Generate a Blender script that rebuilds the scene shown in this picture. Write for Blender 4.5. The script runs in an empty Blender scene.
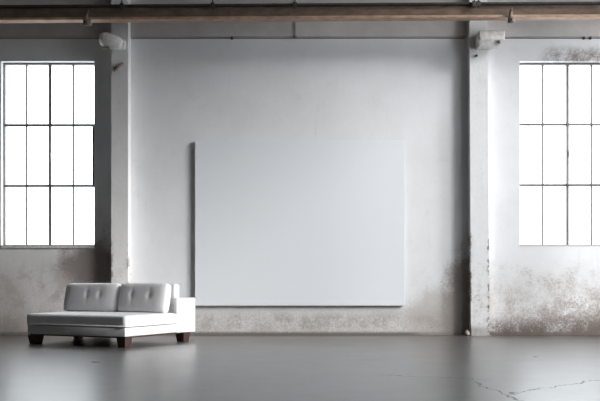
import bpy, bmesh, math, random
from mathutils import Vector, Matrix
random.seed(7)
S = bpy.context.scene
COL = S.collection
# ------------------------------------------------------------------ camera numbers
FPX, CAMH, DIST = 850.0, 0.825, 13.75        # focal length in px of a 600 px wide frame
def X(px, Y=0.0): return (px - 300.0) * (DIST + Y) / FPX
def Zv(py, Y=0.0): return CAMH + (284.0 - py) * (DIST + Y) / FPX

# ------------------------------------------------------------------ mesh helpers
def new_bm(): return bmesh.new()
def obj(name, bm, mat, parent=None, smooth=False, loc=None):
    me = bpy.data.meshes.new(name)
    bmesh.ops.recalc_face_normals(bm, faces=bm.faces[:])
    bm.to_mesh(me); bm.free()
    if smooth:
        for p in me.polygons: p.use_smooth = True
    me.materials.append(mat)
    o = bpy.data.objects.new(name, me); COL.objects.link(o)
    if parent: o.parent = parent
    if loc: o.location = loc
    return o
def box(bm, a, b, bev=0.0, seg=2):
    r = bmesh.ops.create_cube(bm, size=1.0)
    c = [(a[i] + b[i]) / 2 for i in range(3)]; s = [abs(b[i] - a[i]) for i in range(3)]
    for v in r['verts']: v.co = Vector((c[i] + v.co[i] * s[i] for i in range(3)))
    if bev:
        es = list({e for v in r['verts'] for e in v.link_edges})
        bmesh.ops.bevel(bm, geom=es, offset=bev, segments=seg, affect='EDGES', profile=0.5)
def prism(bm, poly, z0, z1, bev=0.0, seg=3, top=None):
    """vertical prism over a footprint; top = another footprint for tapered shapes"""
    top = top or poly
    lo = [bm.verts.new((p[0], p[1], z0)) for p in poly]
    hi = [bm.verts.new((p[0], p[1], z1)) for p in top]
    n = len(poly); fs = [bm.faces.new(lo[::-1]), bm.faces.new(hi)]
    for i in range(n): fs.append(bm.faces.new((lo[i], lo[(i + 1) % n], hi[(i + 1) % n], hi[i])))
    if bev:
        es = list({e for f in fs for e in f.edges})
        bmesh.ops.bevel(bm, geom=es, offset=bev, segments=seg, affect='EDGES', profile=0.5)
def tube(bm, pts, r, seg=12, caps=True):
    pts = [Vector(p) for p in pts]; rings = []
    for i, p in enumerate(pts):
        d = (pts[min(i + 1, len(pts) - 1)] - pts[max(i - 1, 0)]).normalized()
        ref = Vector((0, 0, 1)) if abs(d.z) < .9 else Vector((1, 0, 0))
        u = d.cross(ref).normalized(); v = d.cross(u).normalized()
        rr = r[i] if isinstance(r, (list, tuple)) else r
        rings.append([bm.verts.new(p + u * math.cos(2 * math.pi * k / seg) * rr + v * math.sin(2 * math.pi * k / seg) * rr) for k in range(seg)])
    for a, b in zip(rings, rings[1:]):
        for k in range(seg): bm.faces.new((a[k], a[(k + 1) % seg], b[(k + 1) % seg], b[k]))
    if caps: bm.faces.new(rings[0][::-1]); bm.faces.new(rings[-1])
def tag(o, label=None, cat=None, group=None, kind=None):
    if label: o['label'] = label
    if cat: o['category'] = cat
    if group: o['group'] = group
    if kind: o['kind'] = kind
    return o
def empty(name, loc, rz=0.0):
    e = bpy.data.objects.new(name, None); COL.objects.link(e)
    e.location = loc; e.rotation_euler = (0, 0, rz); e.empty_display_size = .2
    return e
def bev_mod(o, w, n=2):
    m = o.modifiers.new('bevel', 'BEVEL'); m.width = w; m.segments = n; m.limit_method = 'ANGLE'
    return o

# ------------------------------------------------------------------ shader expression helper
class E:
    nt = None
    def __init__(s, v): s.v = v
    @staticmethod
    def op(o, *a, clamp=False):
        n = E.nt.nodes.new('ShaderNodeMath'); n.operation = o; n.use_clamp = clamp
        for i, x in enumerate(a):
            x = x.v if isinstance(x, E) else x
            if isinstance(x, (int, float)): n.inputs[i].default_value = x
            else: E.nt.links.new(x, n.inputs[i])
        return E(n.outputs[0])
    def __add__(s, o): return E.op('ADD', s, o)
    __radd__ = __add__
    def __sub__(s, o): return E.op('SUBTRACT', s, o)
    def __rsub__(s, o): return E.op('SUBTRACT', o, s)
    def __mul__(s, o): return E.op('MULTIPLY', s, o)
    __rmul__ = __mul__
    def __truediv__(s, o): return E.op('DIVIDE', s, o)
    def abs(s): return E.op('ABSOLUTE', s)
    def sq(s): return E.op('MULTIPLY', s, s)
    def max(s, o): return E.op('MAXIMUM', s, o)
    def min(s, o): return E.op('MINIMUM', s, o)
    def sat(s): return E.op('ADD', s, 0.0, clamp=True)
    def ss(s, a, b):
        """smooth 0..1 between a and b (a may exceed b)"""
        n = E.nt.nodes.new('ShaderNodeMapRange'); n.interpolation_type = 'SMOOTHSTEP'
        lo, hi, t0, t1 = (a, b, 0.0, 1.0) if a < b else (b, a, 1.0, 0.0)
        for k, x in (('From Min', lo), ('From Max', hi), ('To Min', t0), ('To Max', t1)): n.inputs[k].default_value = x
        E.nt.links.new(s.v, n.inputs['Value']); return E(n.outputs[0])
def pos():
    g = E.nt.nodes.new('ShaderNodeTexCoord'); sp = E.nt.nodes.new('ShaderNodeSeparateXYZ')
    E.nt.links.new(g.outputs['Object'], sp.inputs[0])
    return g.outputs['Object'], E(sp.outputs[0]), E(sp.outputs[1]), E(sp.outputs[2])
def noise(vec, scale, detail=4, rough=.6, stretch=None, off=(0, 0, 0), dist=0.0):
    m = E.nt.nodes.new('ShaderNodeMapping'); m.inputs['Location'].default_value = off
    if stretch: m.inputs['Scale'].default_value = stretch
    E.nt.links.new(vec, m.inputs['Vector'])
    n = E.nt.nodes.new('ShaderNodeTexNoise'); n.inputs['Scale'].default_value = scale
    n.inputs['Detail'].default_value = detail; n.inputs['Roughness'].default_value = rough; n.inputs['Distortion'].default_value = dist
    E.nt.links.new(m.outputs[0], n.inputs['Vector']); return E(n.outputs['Fac'])
def mixc(fac, a, b):
    n = E.nt.nodes.new('ShaderNodeMix'); n.data_type = 'RGBA'
    E.nt.links.new(fac.v, n.inputs[0])
    for i, c in ((6, a), (7, b)):
        if isinstance(c, tuple): n.inputs[i].default_value = (*c, 1)
        else: E.nt.links.new(c, n.inputs[i])
    return n.outputs[2]
def start(name):
    m = bpy.data.materials.new(name); m.use_nodes = True; E.nt = m.node_tree
    return m, m.node_tree.nodes['Principled BSDF']
def setc(b, c):
    if isinstance(c, tuple): b.inputs['Base Color'].default_value = (*c, 1)
    else: E.nt.links.new(c, b.inputs['Base Color'])
def bump(b, h, strength, dist=.01):
    n = E.nt.nodes.new('ShaderNodeBump'); n.inputs['Strength'].default_value = strength; n.inputs['Distance'].default_value = dist
    E.nt.links.new(h.v, n.inputs['Height']); E.nt.links.new(n.outputs[0], b.inputs['Normal'])
def simple(name, c, rough=.5, metal=0.0, var=.12, nscale=12, bs=.05, stretch=None):
    m, b = start(name); v, x, y, z = pos()
    n = noise(v, nscale, 5, .6, stretch)
    setc(b, mixc(n.ss(.3, .75), tuple(k * (1 - var) for k in c), tuple(min(1, k * (1 + var)) for k in c)))
    b.inputs['Roughness'].default_value = rough; b.inputs['Metallic'].default_value = metal
    if bs: bump(b, n, bs)
    return m

# ------------------------------------------------------------------ materials
def plaster_wall():
    m, b = start('worn_white_plaster'); v, x, y, z = pos()
    big = noise(v, .9, 5, .6); mid = noise(v, 4.5, 6, .65, off=(3, 1, 7)); fine = noise(v, 30, 8, .78, off=(1, 5, 2), dist=.4)
    spk = noise(v, 60, 3, .6, off=(9, 2, 4)); run = noise(v, 3, 5, .6, stretch=(3.0, 1, .35), off=(2, 0, 5))
    c = mixc(big.ss(.35, .7), (.80, .81, .82), (.75, .757, .765))
    c = mixc(mid.ss(.55, .8) * .35, c, (.62, .61, .60))
    c = mixc(run.ss(.58, .8) * .25, c, (.6, .585, .57))
    left = x.ss(-3.0, -3.2); right = x.ss(2.85, 3.0); centre = (1 - left) * (1 - right)
    # bays left and right carry older, warmer plaster below the windows
    zz = z + (mid - .5) * .55 + (big - .5) * .5
    low = zz.ss(1.45, .35)
    grime = low * (fine * .5 + mid * .65).ss(.38, .76)
    c = mixc(grime * left * .9, c, (.37, .33, .295))
    c = mixc(left * zz.ss(1.4, .9) * mid.ss(.48, .62) * (.3 + fine * .7) * .8, c, (.26, .215, .19))
    c = mixc(left * (z + (mid - .5) * .5).ss(.5, .1) * fine.ss(.35, .6) * .7, c, (.24, .20, .175))
    c = mixc(left * zz.ss(1.7, 1.2) * .45, c, (.55, .52, .49))
    c = mixc(grime * right * .8, c, (.42, .37, .33))
    c = mixc(right * zz.ss(1.35, 1.0) * mid.ss(.5, .62) * fine.ss(.45, .6) * .6, c, (.36, .31, .27))
    c = mixc(right * low * spk.ss(.55, .66) * mid.ss(.40, .56) * .85, c, (.20, .155, .13))
    c = mixc(right * (zz - (x - 4.2) * .25).ss(.75, .2) * (fine * .6 + mid * .45).ss(.42, .62) * .8, c, (.23, .18, .15))
    # centre bay: a band of bare, dirty render along the floor
    cz = z + (mid - .5) * .35 + (fine - .5) * .1
    c = mixc(centre * cz.ss(.52, .26) * (fine * .6 + mid * .5).ss(.36, .66) * .85, c, (.36, .325, .295))
    c = mixc(centre * cz.ss(.6, .2) * mid.ss(.47, .62) * fine.ss(.38, .6) * .7, c, (.20, .165, .14))
    c = mixc(centre * cz.ss(.75, .3) * .35, c, (.56, .53, .50))
    c = mixc(centre * (z + (fine - .5) * .12).ss(.14, .07) * (fine * .3 + mid * .7).ss(.40, .60) * .5, c, (.60, .56, .52))
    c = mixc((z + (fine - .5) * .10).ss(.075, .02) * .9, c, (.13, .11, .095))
    # black damp along the skirting of the right bay
    c = mixc(right * (z + (mid - .5) * .35 - (x - 3.0) * .05).ss(.30, .06) * (fine * .5 + mid * .5).ss(.30, .56) * .92, c, (.13, .105, .09))
    # dark damp beside the right pillar
    def blob(cx, cz_, rx, rz, k=1.0):
        d = ((x - cx) / rx).sq() + ((z - cz_) / rz).sq()
        return (d + (mid - .5) * 1.5 + (fine - .5) * 1.8).ss(1.15, .12) * k
    c = mixc(blob(2.66, .42, .42, 1.15, .9), c, (.29, .245, .22))
    c = mixc(blob(2.25, .35, .55, .55, .55), c, (.42, .375, .34))
    # brown soot right of the left window, running down below its sill
    c = mixc(blob(-3.12, .55, .34, 1.35, .8), c, (.30, .25, .23))
    c = mixc(blob(-3.45, 1.12, .62, .42, .85), c, (.20, .165, .15))
    c = mixc(left * x.ss(-3.36, -3.3) * (z + (big - .5) * 1.2).ss(2.8, 1.0) * .45, c, (.27, .235, .225))
    c = mixc(blob(-4.85, .25, .5, .9, .45), c, (.33, .29, .26))
    # smudge over the right window
    c = mixc(((x - 4.55) / .75).sq().ss(1.0, .2) * (z - .03 * 0).ss(4.74, 4.52) * z.ss(4.40, 4.44) * (fine * .6 + mid * .5).ss(.42, .66) * .9, c, (.20, .16, .14))
    c = mixc(left * zz.ss(1.5, .7) * spk.ss(.54, .66) * .6, c, (.22, .18, .16))
    c = mixc(centre * cz.ss(.5, .2) * spk.ss(.54, .66) * .6, c, (.17, .14, .12))
    # few small pits in the centre bay
    c = mixc(centre * z.ss(1.1, .7) * x.ss(1.6, 2.0) * spk.ss(.66, .70) * .8, c, (.2, .17, .15))
    setc(b, c); b.inputs['Roughness'].default_value = .88
    bump(b, fine * .5 + mid * .8 + big, .22, .02)
    return m
def pillar_mat(name, base, dirt, ex0, ex1, top, kd, kc):
    """painted concrete pillar, paint knocked off along both front edges up to z = top"""
    m, b = start(name); v, x, y, z = pos()
    mid = noise(v, 6, 6, .65); fine = noise(v, 24, 5, .65, off=(4, 4, 1)); big = noise(v, 1.3, 4, .6, off=(0, 3, 3))
    c = mixc(mid.ss(.45, .75) * .5, base, tuple(k * .86 for k in base))
    c = mixc(z.ss(1.5, .1) * (mid * .6 + fine * .5).ss(.50, .72) * kd, c, dirt)
    edge = ((x - ex0).abs()).min((x - ex1).abs())
    chip = (edge + (fine - .5) * .12).ss(.035, .008) * z.ss(top, top - .25) * (mid * .9 + fine * .3).ss(.57, .66)
    c = mixc(z.ss(top, .1) * fine.ss(.58, .66) * mid.ss(.45, .58) * kd * .8, c, (.22, .17, .14))
    c = mixc(chip * kc, c, (.17, .125, .10))
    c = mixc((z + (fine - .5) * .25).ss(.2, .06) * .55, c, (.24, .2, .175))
    setc(b, c); b.inputs['Roughness'].default_value = .85
    bump(b, mid + fine * .6 - chip * 1.2, .35, .015)
    return m
def floor_mat():
    m, b = start('polished_concrete_floor'); v, x, y, z = pos()
    big = noise(v, .55, 5, .6, stretch=(1, 1.6, 1)); mid = noise(v, 2.6, 7, .68, off=(2, 7, 0)); fine = noise(v, 30, 4, .6)
    c = mixc(big.ss(.3, .7), (.062, .058, .053), (.092, .089, .084))
    c = mixc(mid.ss(.5, .75) * .5, c, (.05, .046, .042))
    wob = noise(v, 1.7, 6, .65, off=(5, 5, 0)); wob2 = noise(v, 5, 5, .65, off=(8, 1, 0))
    def crack(a0, a1, along, across, start_, slope, amp, w):
        d = (across - start_ - (along - a0) * slope - (wob - .5) * amp - (wob2 - .5) * amp * .6).abs()
        return d.ss(w, w * .3) * along.ss(a0, a0 + .12) * along.ss(a1, a1 - .25)
    cr = crack(-8.4, -6.45, y, x, 1.62, -.09, .26, .009).max(crack(1.45, 4.6, x, y, -7.45, .86, .55, .014)).max(crack(.7, 1.7, x, y, -6.0, -.55, .5, .02) * .6)
    c = mixc(cr * .9, c, (.03, .028, .025))
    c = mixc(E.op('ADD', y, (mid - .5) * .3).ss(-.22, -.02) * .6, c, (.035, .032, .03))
    setc(b, c)
    r = big * .14 + mid * .10 + .185 + cr * .3
    E.nt.links.new(r.v, b.inputs['Roughness'])
    b.inputs['Specular IOR Level'].default_value = 1.0
    E.nt.links.new((.45 - cr * .4).v, b.inputs['Coat Weight']); E.nt.links.new((.7 - cr * .65).v, b.inputs['Specular IOR Level']); b.inputs['Coat Roughness'].default_value = .31
    bump(b, mid * .7 + big + fine * .08 - cr * .5, .10, .02)
    return m
def leather():
    m, b = start('white_leather'); v, x, y, z = pos()
    n = noise(v, 5, 5, .6); g = noise(v, 180, 2, .5)
    setc(b, mixc(n.ss(.3, .7), (.80, .80, .81), (.74, .74, .745)))
    b.inputs['Roughness'].default_value = .46
    bump(b, n * .9 + g * .05, .12, .02)
    return m
def rust_beam():
    m, b = start('rusty_brown_steel'); v, x, y, z = pos()
    n = noise(v, 7, 6, .7, stretch=(.5, 1, 1.5)); f = noise(v, 40, 4, .7)
    c = mixc(n.ss(.35, .7), (.13, .09, .064), (.21, .148, .108))
    c = mixc(f.ss(.62, .7) * .7, c, (.05, .04, .035))
    setc(b, c); b.inputs['Roughness'].default_value = .75; bump(b, n + f * .4, .25)
    return m
M = {}
M['wall'] = plaster_wall()
M['pilL'] = pillar_mat('grey_painted_concrete', (.77, .76, .75), (.42, .32, .28), X(111.5, -.23), X(128, -.23), 1.6, .85, .6)
M['pilR'] = pillar_mat('white_painted_concrete', (.77, .775, .775), (.46, .41, .37), X(470, -.17), X(488.5, -.17), 1.75, .8, .95)
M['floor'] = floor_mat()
M['leather'] = leather()
M['wood'] = simple('dark_walnut', (.05, .026, .02), .4, var=.35, nscale=18, stretch=(6, 6, 1))
M['canvas'] = simple('blank_canvas_cloth', (.77, .80, .83), .8, var=.012, nscale=220, bs=.05)
M['canvas_edge'] = simple('canvas_side', (.25, .25, .255), .8, var=.02, nscale=60)
M['steel'] = simple('window_steel', (.17, .15, .15), .55, .1, var=.25, nscale=30)
M['sill'] = simple('pale_sill', (.60, .57, .55), .8, var=.15, nscale=20)
M['beam'] = rust_beam()
M['flange'] = simple('copper_brown_steel', (.46, .31, .225), .6, .1, var=.25, nscale=14, stretch=(.4, 1, 1))
M['flange_dark'] = simple('sooty_steel', (.045, .04, .04), .7, .1, var=.3, nscale=14)
M['iron'] = simple('dark_iron', (.06, .055, .052), .6, .3, var=.3, nscale=30)
M['clamp'] = simple('weathered_iron', (.24, .19, .155), .7, .1, var=.4, nscale=40)
M['conduit'] = simple('grey_conduit', (.2, .19, .19), .6, .1, var=.3, nscale=25)
M['corbel'] = simple('whitewashed_concrete', (.66, .65, .63), .9, var=.16, nscale=16, bs=.3)
M['ceil'] = simple('grey_ceiling', (.28, .27, .27), .9, var=.1, nscale=3)
M['band'] = simple('shaded_band_plaster', (.50, .475, .46), .9, var=.08, nscale=2.5, bs=.1)  # darker than the wall plaster: shade of the upper strip put into the colour
M['rear'] = simple('grey_render', (.07, .068, .066), .9, var=.12, nscale=2)
M['rubble'] = simple('broken_concrete', (.30, .27, .245), .95, var=.2, nscale=30)
def glass():
    m = bpy.data.materials.new('window_glass'); m.use_nodes = True; E.nt = m.node_tree; nt = m.node_tree
    nt.nodes.remove(nt.nodes['Principled BSDF']); out = nt.nodes['Material Output']
    t = nt.nodes.new('ShaderNodeBsdfTransparent'); t.inputs[0].default_value = (.95, .97, .97, 1)
    g = nt.nodes.new('ShaderNodeBsdfGlossy'); g.inputs['Roughness'].default_value = .08
    mx = nt.nodes.new('ShaderNodeMixShader'); mx.inputs[0].default_value = .06
    nt.links.new(t.outputs[0], mx.inputs[1]); nt.links.new(g.outputs[0], mx.inputs[2]); nt.links.new(mx.outputs[0], out.inputs[0])
    return m
M['glass'] = glass()

# ------------------------------------------------------------------ the room
XL, XR, YR, ZC, TH = -6.6, 7.0, -16.5, 9.0, .34
WT, WB = 4.43, 1.447                       # window head and sill
W1 = (X(1.0), X(94.3)); W2 = (X(519.8), X(616.5))
def wall_with_holes(xs, holes, y0, y1, swap=False, z1=ZC):
    """slab split into blocks around rectangular holes [(a, b, z0, z1)]"""
    bm = new_bm(); a = xs[0]
    def blk(p, q, za, zb):
        if q - p < 1e-4 or zb - za < 1e-4: return
        if swap: box(bm, (y0, p, za), (y1, q, zb))
        else: box(bm, (p, y0, za), (q, y1, zb))
    for (h0, h1, za, zb) in holes:
        blk(a, h0, 0, z1); blk(h0, h1, 0, za); blk(h0, h1, zb, z1); a = h1
    blk(a, xs[1], 0, z1); return bm
def struct(name, bm, mat, label=None):
    o = obj(name, bm, mat); tag(o, label, kind='structure'); return o
struct('wall_back', wall_with_holes((XL, XR), [(*W1, WB, WT), (*W2, WB, WT)], 0, TH), M['wall'], 'worn white plaster back wall stained brown near the floor')
struct('wall_right', wall_with_holes((YR, TH), [(-8.6, -5.3, 2.4, 7.4), (-4.9, -2.5, 1.7, 7.8), (-2.2, -.6, .5, 6.1)], XR, XR + TH, True), M['rear'])  # unseen wall; opening heads and sills stepped to shape the light per bay
bm = new_bm(); box(bm, (XL - TH, YR, 0), (XL, TH, ZC)); struct('wall_left', bm, M['rear'])
bm = new_bm(); box(bm, (XL - TH, YR - TH, 0), (XR + TH, YR, ZC)); struct('wall_rear', bm, M['rear'])
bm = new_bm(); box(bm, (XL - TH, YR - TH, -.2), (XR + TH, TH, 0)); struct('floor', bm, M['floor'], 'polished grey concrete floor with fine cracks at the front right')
bm = new_bm(); box(bm, (XL - TH, YR - TH, ZC), (XR + TH, TH, ZC + .25)); struct('ceiling', bm, M['ceil'])

# pillars (front faces lean a little at the foot of the right one, as photographed)
PD = .23; PDR = .17
bm = new_bm(); prism(bm, [(X(111.3, -PD), -PD), (X(128, -PD), -PD), (X(128, -PD), 0), (X(111.3, -PD), 0)], 0, ZC)
struct('wall_pillar', bm, M['pilL'], 'grey concrete pillar between the left window and the canvas')
bm = new_bm()
lo = [(X(471, -PDR), -PDR), (X(489.6, -PDR), -PDR), (X(489.6, -PDR), 0), (X(471, -PDR), 0)]
hi = [(X(468.3, -PDR), -PDR), (X(485.8, -PDR), -PDR), (X(485.8, -PDR), 0), (X(468.3, -PDR), 0)]
prism(bm, lo, 0, ZC, top=hi)
struct('wall_pillar.001', bm, M['pilR'], 'white chipped pillar between the canvas and the right window')
PL = (X(111.3, -PD), X(128, -PD)); PR = (X(468.4, -PDR), X(486.5, -PDR))

# plaster band above the conduit, one length for each bay
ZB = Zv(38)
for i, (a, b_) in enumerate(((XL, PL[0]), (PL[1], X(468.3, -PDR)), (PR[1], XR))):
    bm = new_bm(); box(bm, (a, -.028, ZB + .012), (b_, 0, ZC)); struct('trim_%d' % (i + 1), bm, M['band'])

# ------------------------------------------------------------------ windows
def window(n, x0, x1, label, pitch_px, horiz_px, vent):
    root = empty('window_%d' % n, ((x0 + x1) / 2, .14, WB)); tag(root, label, kind='structure')
    ox, oy, oz = root.location; YF = .14
    L = lambda p: (p[0] - ox, p[1] - oy, p[2] - oz)
    def bx(bm, a, b): box(bm, L(a), L(b))
    bm = new_bm(); w = .02
    bx(bm, (x0, YF - .03, WB), (x0 + w, YF + .03, WT)); bx(bm, (x1 - w, YF - .03, WB), (x1, YF + .03, WT))
    bx(bm, (x0 + w, YF - .03, WB), (x1 - w, YF + .03, WB + w)); bx(bm, (x0 + w, YF - .03, WT - w * 1.3), (x1 - w, YF + .03, WT))
    obj('window_frame', bm, M['steel'], root)
    bm = new_bm()
    for k, px in enumerate(pitch_px):
        c = X(px, YF); t = .02 if k == 1 else .0105
        bx(bm, (c - t, YF - .018, WB + w), (c + t, YF + .018, WT - w))
    for py in horiz_px:
        c = Zv(py, YF); bx(bm, (x0 + w, YF - .020, c - .018), (x1 - w, YF + .020, c + .018))
    obj('muntin', bm, M['steel'], root)
    va, vb = X(vent[0], YF), X(vent[1], YF); zt, zb = Zv(vent[2], YF), Zv(vent[3], YF)
    bm = new_bm(); t = .028
    bx(bm, (va, YF - .05, zb), (va + t, YF - .018, zt)); bx(bm, (vb - t, YF - .05, zb), (vb, YF - .018, zt))
    bx(bm, (va + t, YF - .05, zt - t), (vb - t, YF - .018, zt)); bx(bm, (va + t, YF - .05, zb), (vb - t, YF - .018, zb + t))
    vs = obj('vent_sash', bm, M['steel'], root)
    bm = new_bm(); bx(bm, (va + .01, YF - .075, (zt + zb) / 2 - .05), (va + .028, YF - .048, (zt + zb) / 2 + .05)); obj('latch', bm, M['steel'], vs)
    bm = new_bm(); bx(bm, (x0 + .01, YF - .004, WB + .01), (x1 - .01, YF + .004, WT - .01)); obj('glass_pane', bm, M['glass'], root)
    bm = new_bm(); bx(bm, (x0, -.022 if n == 1 else -.004, WB - (.045 if n == 1 else .012)), (x1, YF - .03, WB + .004)); bev_mod(obj('window_sill', bm, M['sill'], root), .003)
window(1, *W1, 'tall steel framed window above the white sofa', (26.8, 50.2, 73.4), (125.3, 186.0), (50.0, 94.8, 124.8, 186.8))
window(2, *W2, 'tall steel framed window right of the chipped white pillar', (542.6, 567.4, 591.3), (124.6, 185.2), (566.2, 614.5, 123.8, 185.9))

# ------------------------------------------------------------------ blank canvas on the wall
CY = -.06
cx0, cx1, cz0, cz1 = X(195, CY), X(404.8, CY), Zv(305.6, CY), Zv(140.8, CY)
can = empty('blank_canvas', ((cx0 + cx1) / 2, -.02, cz0))
tag(can, 'large blank white canvas hanging on the back wall between the pillars', 'canvas')
bm = new_bm(); w2, h2 = (cx1 - cx0) / 2, cz1 - cz0
box(bm, (-w2, -.04, 0), (w2, -.034, h2), .002); obj('canvas_sheet', bm, M['canvas'], can)
bm = new_bm()
for a, b_ in (((-w2, -.034, 0), (-w2 + .05, -.0, h2)), ((w2 - .05, -.034, 0), (w2, 0, h2)), ((-w2 + .05, -.034, 0), (w2 - .05, 0, .05)), ((-w2 + .05, -.034, h2 - .05), (w2 - .05, 0, h2))):
    box(bm, a, b_)
obj('stretcher_frame', bm, M['canvas_edge'], can)

# ------------------------------------------------------------------ sofa
A = math.radians(26)
N = Vector((-2.256, -DIST + 10.96, 0))
sofa = empty('chaise_sofa', N, -A)
tag(sofa, 'low white leather chaise sofa with one armrest below the left window', 'sofa')
PDp = 1.73                                   # depth to the rear of the arm
def left_x(y): return -1.66 - .25 * y
AT = .055                                     # arm thickness
def foot(y0, y1, inl=0.0, inr=0.0): return [(left_x(y0) + inl, y0), (-inr, y0), (-inr, y1), (left_x(y1) + inl, y1)]
bm = new_bm(); prism(bm, foot(0, 1.42), .142, .258, .008, 2); obj('base', bm, M['leather'], sofa, True)
bm = new_bm(); prism(bm, foot(.025, 1.38, .025, .006), .122, .144); obj('plinth_rail', bm, M['wood'], sofa)
# seat cushion: a subdivided, slightly crowned slab following the footprint
def pad(poly, z0, z1, crown, r, nu=40, nv=40):
    """rounded slab over a quad footprint (p00,p10,p11,p01), crowned on top"""
    bm = new_bm(); P = [Vector((*p, 0)) for p in poly]
    def at(u, v): return (P[0] * (1 - u) + P[1] * u) * (1 - v) + (P[3] * (1 - u) + P[2] * u) * v
    Lu = (P[1] - P[0]).length; Lv = (P[3] - P[0]).length; h = (z1 - z0) / 2; zm = (z0 + z1) / 2
    def prof(k):  # rows of inset / height around the border
        a = math.pi / 2 * k; return r * (1 - math.cos(a)), math.sin(a)
    rows = []
    ins_top = [(r * (1 - math.cos(t)), h - r + r * math.sin(t)) for t in [math.pi / 2 * k / 5 for k in range(6)]]
    levels = [(i, -z) for i, z in ins_top[::-1]] + [(0.0, -(h - r) * .3), (0.0, (h - r) * .3)] + ins_top
    n = 32; loops = []
    def ring(ins):
        u0, u1, v0, v1 = ins / Lu, 1 - ins / Lu, ins / Lv, 1 - ins / Lv; pts = []
        for k in range(n): pts.append((u0 + (u1 - u0) * k / n, v0))
        for k in range(n): pts.append((u1, v0 + (v1 - v0) * k / n))
        for k in range(n): pts.append((u1 - (u1 - u0) * k / n, v1))
        for k in range(n): pts.append((u0, v1 - (v1 - v0) * k / n))
        return pts
    def put(u, v, z):
        q = at(u, v); c = (max(0, 1 - (2 * u - 1) ** 4)) * (max(0, 1 - (2 * v - 1) ** 4)); q.z = zm + z + crown * c * (1 if z > 0 else 0)
        return bm.verts.new(q)
    for ins, z in levels: loops.append([put(u, v, z) for u, v in ring(ins)])
    for q in (.08, .18, .3, .42):                              # fill the top towards the centre
        loops.append([put(.5 + (u - .5) * (1 - 2 * q), .5 + (v - .5) * (1 - 2 * q), h) for u, v in ring(r)])
    for a, b in zip(loops, loops[1:]):
        for k in range(len(a)): bm.faces.new((a[k], a[(k + 1) % len(a)], b[(k + 1) % len(a)], b[k]))
    bm.faces.new(loops[0][::-1]); bm.faces.new(loops[-1])
    return bm
SC = [(left_x(0) + .005, -.012), (.012, -.012), (.008, 1.15), (left_x(1.06), 1.06)]
seat = obj('seat_cushion', pad(SC, .262, .416, .012, .035), M['leather'], sofa, True)
bm = new_bm(); r_ = .010; zz = .276
tube(bm, [(SC[3][0] - .002, SC[3][1], zz), (SC[0][0] - .012, SC[0][1] + .02, zz), (SC[0][0] + .012, SC[0][1] - .004, zz), (SC[1][0] - .02, SC[1][1] - .004, zz), (SC[1][0] + .004, SC[1][1] + .02, zz), (SC[2][0] + .002, SC[2][1], zz)], r_, 8)
obj('piping', bm, M['leather'], seat, True)
# back frame behind the cushions
bm = new_bm(); box(bm, (left_x(1.2) + .06, 1.235, .25), (-AT - .02, 1.37, .826), .035, 4); obj('backrest', bm, M['leather'], sofa, True)
# armrest at the rear right corner
bm = new_bm(); prism(bm, [(-AT, 1.17), (.004, 1.17), (.075, 1.54), (.0, 1.56)], .134, .628, .012, 3); obj('armrest', bm, M['leather'], sofa, True)
# back cushions with tufted fronts
def back_cushion(x0, x1, buttons):
    w, h, d = (x1 - x0), .435, .215
    bm = new_bm(); nx, nz = 56, 36; cx = (x0 + x1) / 2
    def surf(u, v, side):
        a = (max(0.0, 1 - abs(u) ** 5) * max(0.0, 1 - abs(v) ** 5)) ** .42
        y = side * d / 2 * (.16 + .84 * a)
        if side < 0:
            for (bu, bv) in buttons:
                dx, dz = (u - bu) * w / 2, (v - bv) * h / 2; q = dx * dx + dz * dz
                y += .020 * math.exp(-q / .0014) + .005 * math.exp(-dx * dx / .0012 - dz * dz / .016)
        xx = u * w / 2 * (1 - .018 * abs(v) ** 3); zz = v * h / 2 * (1 - .03 * abs(u) ** 4)
        # round the silhouette's corners
        cr = max(0, abs(u) - .86) / .14; cs = max(0, abs(v) - .78) / .22
        k = math.hypot(cr, cs)
        if k > 1: xx -= math.copysign((k - 1) * .055, u); zz -= math.copysign((k - 1) * .055, v)
        return (xx, y, zz)
    G = {}
    for s in (-1, 1):
        for i in range(nx + 1):
            for j in range(nz + 1):
                G[s, i, j] = bm.verts.new(surf(-1 + 2 * i / nx, -1 + 2 * j / nz, s))
    for s in (-1, 1):
        for i in range(nx):
            for j in range(nz): bm.faces.new((G[s, i, j], G[s, i + 1, j], G[s, i + 1, j + 1], G[s, i, j + 1]))
    rim = [(i, 0) for i in range(nx)] + [(nx, j) for j in range(nz)] + [(i, nz) for i in range(nx, 0, -1)] + [(0, j) for j in range(nz, 0, -1)]
    for a, b in zip(rim, rim[1:] + rim[:1]): bm.faces.new((G[-1, *a], G[-1, *b], G[1, *b], G[1, *a]))
    o = obj('back_cushion', bm, M['leather'], sofa, True, (cx, 1.065, .405 + h / 2))
    o.rotation_euler = (math.radians(-12), 0, 0)
    for (bu, bv) in buttons:
        q = new_bm(); bmesh.ops.create_uvsphere(q, u_segments=12, v_segments=8, radius=.013)
        for v in q.verts: v.co.y *= .5
        yb = surf(bu, bv, -1)[1]
        obj('button', q, M['leather'], o, True, (bu * w / 2, yb - .003, bv * h / 2))
XB0, XB1 = left_x(1.0) + .0, -AT - .005; XM = XB0 + (XB1 - XB0) * .545
back_cushion(XB0, XM - .004, [(-.06, .15), (.40, .15)])
back_cushion(XM + .004, XB1, [(-.36, .15), (.36, .15)])
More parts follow.
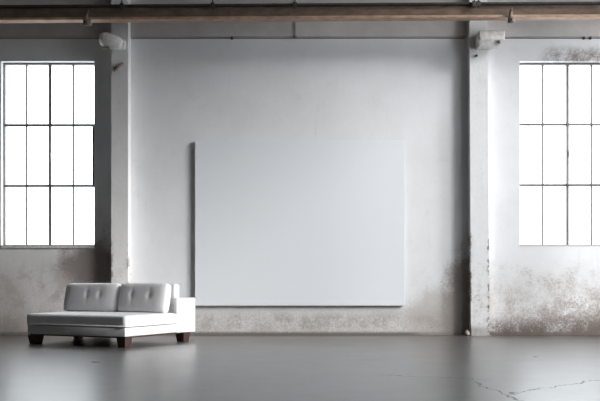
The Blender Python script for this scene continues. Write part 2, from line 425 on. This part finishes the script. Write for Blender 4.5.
# legs
def leg(x, y, w=.125, dpt=.13, taper=.72):
    bm = new_bm(); a, b_ = w / 2, dpt / 2
    top = [(x - a, y - b_), (x + a, y - b_), (x + a, y + b_), (x - a, y + b_)]
    bot = [(x + (p[0] - x) * taper, y + (p[1] - y) * taper) for p in top]
    prism(bm, bot, 0.0, .126, .004, 2, top=top); obj('leg', bm, M['wood'], sofa)
leg(-.078, .088, .14, .15, .86); leg(left_x(.1) + .085, .10, .17, .15, .74)
leg(left_x(1.2) + .12, 1.25, .13, .13); leg(-.03, 1.37, .15, .17, .76)

# ------------------------------------------------------------------ steel beam and its fittings
BY = -.62
bz0, bz1 = Zv(20.0, BY), Zv(5.0, BY)
beam = empty('steel_beam', (0, BY, bz0)); beam.rotation_euler = (0, math.radians(-.33), 0)
tag(beam, 'long rusty brown steel beam running across the top of the wall', 'beam', kind='thing')
Hb = bz1 - bz0; xa, xb = XL + .03, XR - .03
bm = new_bm(); box(bm, (xa, -.012, .035), (xb, .05, Hb - .03)); obj('web', bm, M['beam'], beam)
bm = new_bm(); box(bm, (xa, -.085, -.002), (xb, .085, .04), .012, 3); obj('bottom_flange', bm, M['flange'], beam)['label'] = 'copper brown lower flange'
bm = new_bm(); box(bm, (xa, -.085, Hb - .03), (xb, .085, Hb), .004, 1); obj('top_flange', bm, M['flange_dark'], beam)['label'] = 'blackened upper flange'
def hanger(px, label):
    x = X(px, BY - .05); zt = bz1 - .04 + (x * math.tan(math.radians(.33)))
    r = empty('hanger_rod', (x, BY, zt)); tag(r, label, 'rod', 'rods holding the beam')
    bm = new_bm(); tube(bm, [(0, -.1, -.05), (0, -.1, ZC - zt)], .011, 8); obj('rod', bm, M['iron'], r, True)
    bm = new_bm(); box(bm, (-.03, -.118, -.03), (.03, -.088, .05), .005); obj('bracket', bm, M['iron'], r)
hanger(122.5, 'dark iron rod holding the beam in front of the grey pillar')
hanger(213, 'dark iron rod holding the beam above the canvas top left corner')
hanger(295, 'dark iron rod holding the beam above the middle of the canvas')
hanger(473.5, 'inner dark iron rod of the pair holding the beam at the white pillar')
hanger(477.8, 'outer dark iron rod of the pair holding the beam at the white pillar')
def clamp(px, py, label):
    x = X(px, BY - .1); z = bz0 + x * math.tan(math.radians(.33))
    r = empty('beam_clamp', (x, BY - .1, z)); tag(r, label, 'clamp', 'clamps on the lower flange'); r.scale = (1.25, 1, 1.35)
    bm = new_bm(); tube(bm, [(.02, -.005, .10), (.0, -.03, .055), (-.005, -.035, .0), (-.0, -.03, -.035), (.03, .0, -.05)], [.014, .02, .022, .022, .016], 10); obj('hook', bm, M['clamp'], r, True)
    bm = new_bm(); tube(bm, [(-.035, -.03, -.045), (.055, -.03, -.045)], .036, 12); obj('roller', bm, M['clamp'], r, True)
    bm = new_bm(); tube(bm, [(.0, -.075, -.045), (.0, .02, -.045)], .014, 8); obj('bolt', bm, M['iron'], r, True)
clamp(87, 23, 'small iron clamp hooked on the beam above the left window')
clamp(510.5, 19.5, 'small iron clamp hooked on the beam beside the white pillar')

# corbels on the pillars
def corbel(px0, px1, py0, py1, lumpy, label):
    y1 = -(PD if lumpy else PDR) + .006; y0 = y1 - .30; Y = y0 + .05
    x0, x1, z0, z1 = X(px0, Y), X(px1, Y), Zv(py1, Y), Zv(py0, Y); w, h = x1 - x0, z1 - z0
    r = empty('concrete_corbel', ((x0 + x1) / 2, y1, z0)); tag(r, label, 'corbel', kind='thing')
    bm = new_bm()
    if lumpy:
        # a drooping rounded stub, thick at its free end
        tube(bm, [(w * .52, -.10, h * .34), (w * .40, -.11, h * .38), (w * .2, -.13, h * .46), (-w * .05, -.15, h * .56), (-w * .28, -.16, h * .62), (-w * .42, -.165, h * .64), (-w * .49, -.165, h * .64)],
             [.075, .10, .112, .112, .108, .092, .05], 18)
        for v in bm.verts:
            n = math.sin(v.co.x * 41 + v.co.z * 23) * math.cos(v.co.y * 37 + v.co.z * 31)
            v.co += Vector((n * .006, n * .006, n * .008))
    else:
        prism(bm, [(-w * .44, -.25), (w * .42, -.25), (w * .45, -.02), (-w * .48, 0)], 0, h * .30, top=[(-w * .5, -.30), (w * .5, -.30), (w * .5, 0), (-w * .5, 0)])
        box(bm, (-w * .5, -.30, h * .30), (w * .5, 0, h), .02, 3)
    obj('body', bm, M['corbel'], r, lumpy)
    if not lumpy:
        bm = new_bm(); tube(bm, [(w * .28, -.285, h * .17), (w * .28, -.325, h * .15)], .028, 10); obj('stud', bm, M['clamp'], r, True)
    else:
        bm = new_bm(); box(bm, (w * .3, -.11, h * .1), (w * .66, 0, h * .72), .03, 3); obj('mounting', bm, M['corbel'], r, True)
        bm = new_bm(); box(bm, (-w * .36, -.20, h * .02), (-w * .02, -.12, h * .12), .015, 2); obj('bottom_plate', bm, M['clamp'], r)
corbel(98.3, 119.5, 31.5, 47.5, True, 'lumpy rounded whitewashed corbel stub high on the grey pillar')
corbel(478.3, 504.2, 31.2, 45.4, False, 'boxy whitewashed concrete corbel high on the white pillar')

# small fittings left on the pillars
hk = empty('pipe_clip', (X(118.3, -PD), -PD, Zv(67, -PD))); tag(hk, 'small broken metal clip on the front of the grey pillar', 'clip')
bm = new_bm(); box(bm, (-.055, -.02, -.06), (-.005, .0, .0), .006); obj('plate', bm, M['clamp'], hk)
bm = new_bm(); tube(bm, [(-.06, -.025, -.075), (-.02, -.04, -.03), (.03, -.045, .01), (.075, -.03, .05), (.08, -.0, .055)], [.014, .02, .024, .022, .015], 10); obj('clip', bm, M['clamp'], hk, True)
bm = new_bm(); tube(bm, [(X(476.4, -PDR), -PDR + .002, Zv(55.8, -PDR)), (X(476.4, -PDR), -PDR - .05, Zv(55.8, -PDR) - .004)], [.02, .016], 10)
tag(obj('iron_stud', bm, M['clamp'], None, True), 'small rusty iron stud on the white pillar below the corbel', 'stud')

# ------------------------------------------------------------------ conduits along the wall
def conduit(xa, xb, za, zb, clips, label):
    r = empty('electrical_conduit', (xa, -.006, za)); tag(r, label, 'conduit', 'thin conduits along the wall')
    bm = new_bm(); tube(bm, [(0, 0, 0), ((xb - xa) * .5, 0, (zb - za) * .5), (xb - xa, 0, zb - za)], .008, 8); obj('pipe', bm, M['conduit'], r, True)
    for c in clips:
        k = (c - xa) / (xb - xa); bm = new_bm(); box(bm, (c - xa - .018, -.024, (zb - za) * k - .022), (c - xa + .018, .01, (zb - za) * k + .022), .005); obj('clip', bm, M['iron'], r)
conduit(XL, PL[0], ZB - .004, ZB - .004, (), 'thin dark conduit high above the left window')
conduit(PL[1], X(467, -PDR), ZB - .004, ZB - .004, (X(232),), 'thin dark conduit high above the canvas between the pillars')
conduit(PR[1], XR, ZB - .004, ZB - .004, (X(583.5), X(590)), 'thin dark conduit high above the right window')
r = empty('junction_box', (X(295), -.028, ZB)); tag(r, 'small junction box with a thin drop pipe above the canvas middle', 'junction box')
bm = new_bm(); box(bm, (-.028, -.035, -.022), (.028, 0, .022), .005); obj('housing', bm, M['conduit'], r)
bm = new_bm(); tube(bm, [(0, -.012, .02), (0, -.012, ZC - ZB)], .006, 8); obj('drop_pipe', bm, M['conduit'], r, True)

# a lump of concrete on the floor against the pillar foot
bm = new_bm(); bmesh.ops.create_icosphere(bm, subdivisions=2, radius=.055)
for v in bm.verts:
    n = 1 + .18 * math.sin(v.co.x * 60 + v.co.z * 44) * math.cos(v.co.y * 52); v.co = Vector((v.co.x * .75 * n, v.co.y * .7 * n, max(-.042, v.co.z * .85 * n)))
tag(obj('concrete_chunk', bm, M['rubble'], None, False, (X(467.2, -.2), -.2, .042)), 'small broken chunk of concrete on the floor beside the white pillar', 'rubble')

# ------------------------------------------------------------------ daylight
w = bpy.data.worlds.new('overcast'); S.world = w; w.use_nodes = True
bg = w.node_tree.nodes['Background']; bg.inputs[0].default_value = (.93, .96, 1.0, 1); bg.inputs[1].default_value = 4.6
def sun(az, el, strength, ang, col):
    """az: degrees from +x towards the camera side (-y) the light comes from"""
    l = bpy.data.lights.new('hazy_sun', 'SUN'); l.energy = strength; l.angle = math.radians(ang); l.color = col
    o = bpy.data.objects.new('hazy_sun', l); COL.objects.link(o)
    a, e = math.radians(az), math.radians(el)
    d = Vector((math.cos(a) * math.cos(e), -math.sin(a) * math.cos(e), math.sin(e)))
    o.rotation_euler = d.to_track_quat('Z', 'Y').to_euler(); return o
sun(27, 25, 5.3, 22, (1.0, .99, .985))

# ------------------------------------------------------------------ camera and colour
cam = bpy.data.cameras.new('camera'); cam.sensor_width = 36; cam.sensor_fit = 'HORIZONTAL'; cam.lens = FPX / 600 * 36
cam.shift_y = (284 - 200.5) / 600; cam.clip_end = 200
co = bpy.data.objects.new('camera', cam); COL.objects.link(co); co.location = (0, -DIST, CAMH); co.rotation_euler = (math.pi / 2, 0, 0)
S.camera = co
vs = S.view_settings; S.display_settings.display_device = 'sRGB'
vs.view_transform = 'Standard'; vs.look = 'None'; vs.gamma = 1; vs.exposure = 0.0; vs.use_curve_mapping = False
S.cycles.use_denoising = True
S.cycles.max_bounces = 10; S.cycles.diffuse_bounces = 6; S.cycles.transparent_max_bounces = 12
S.cycles.sample_clamp_indirect = 8
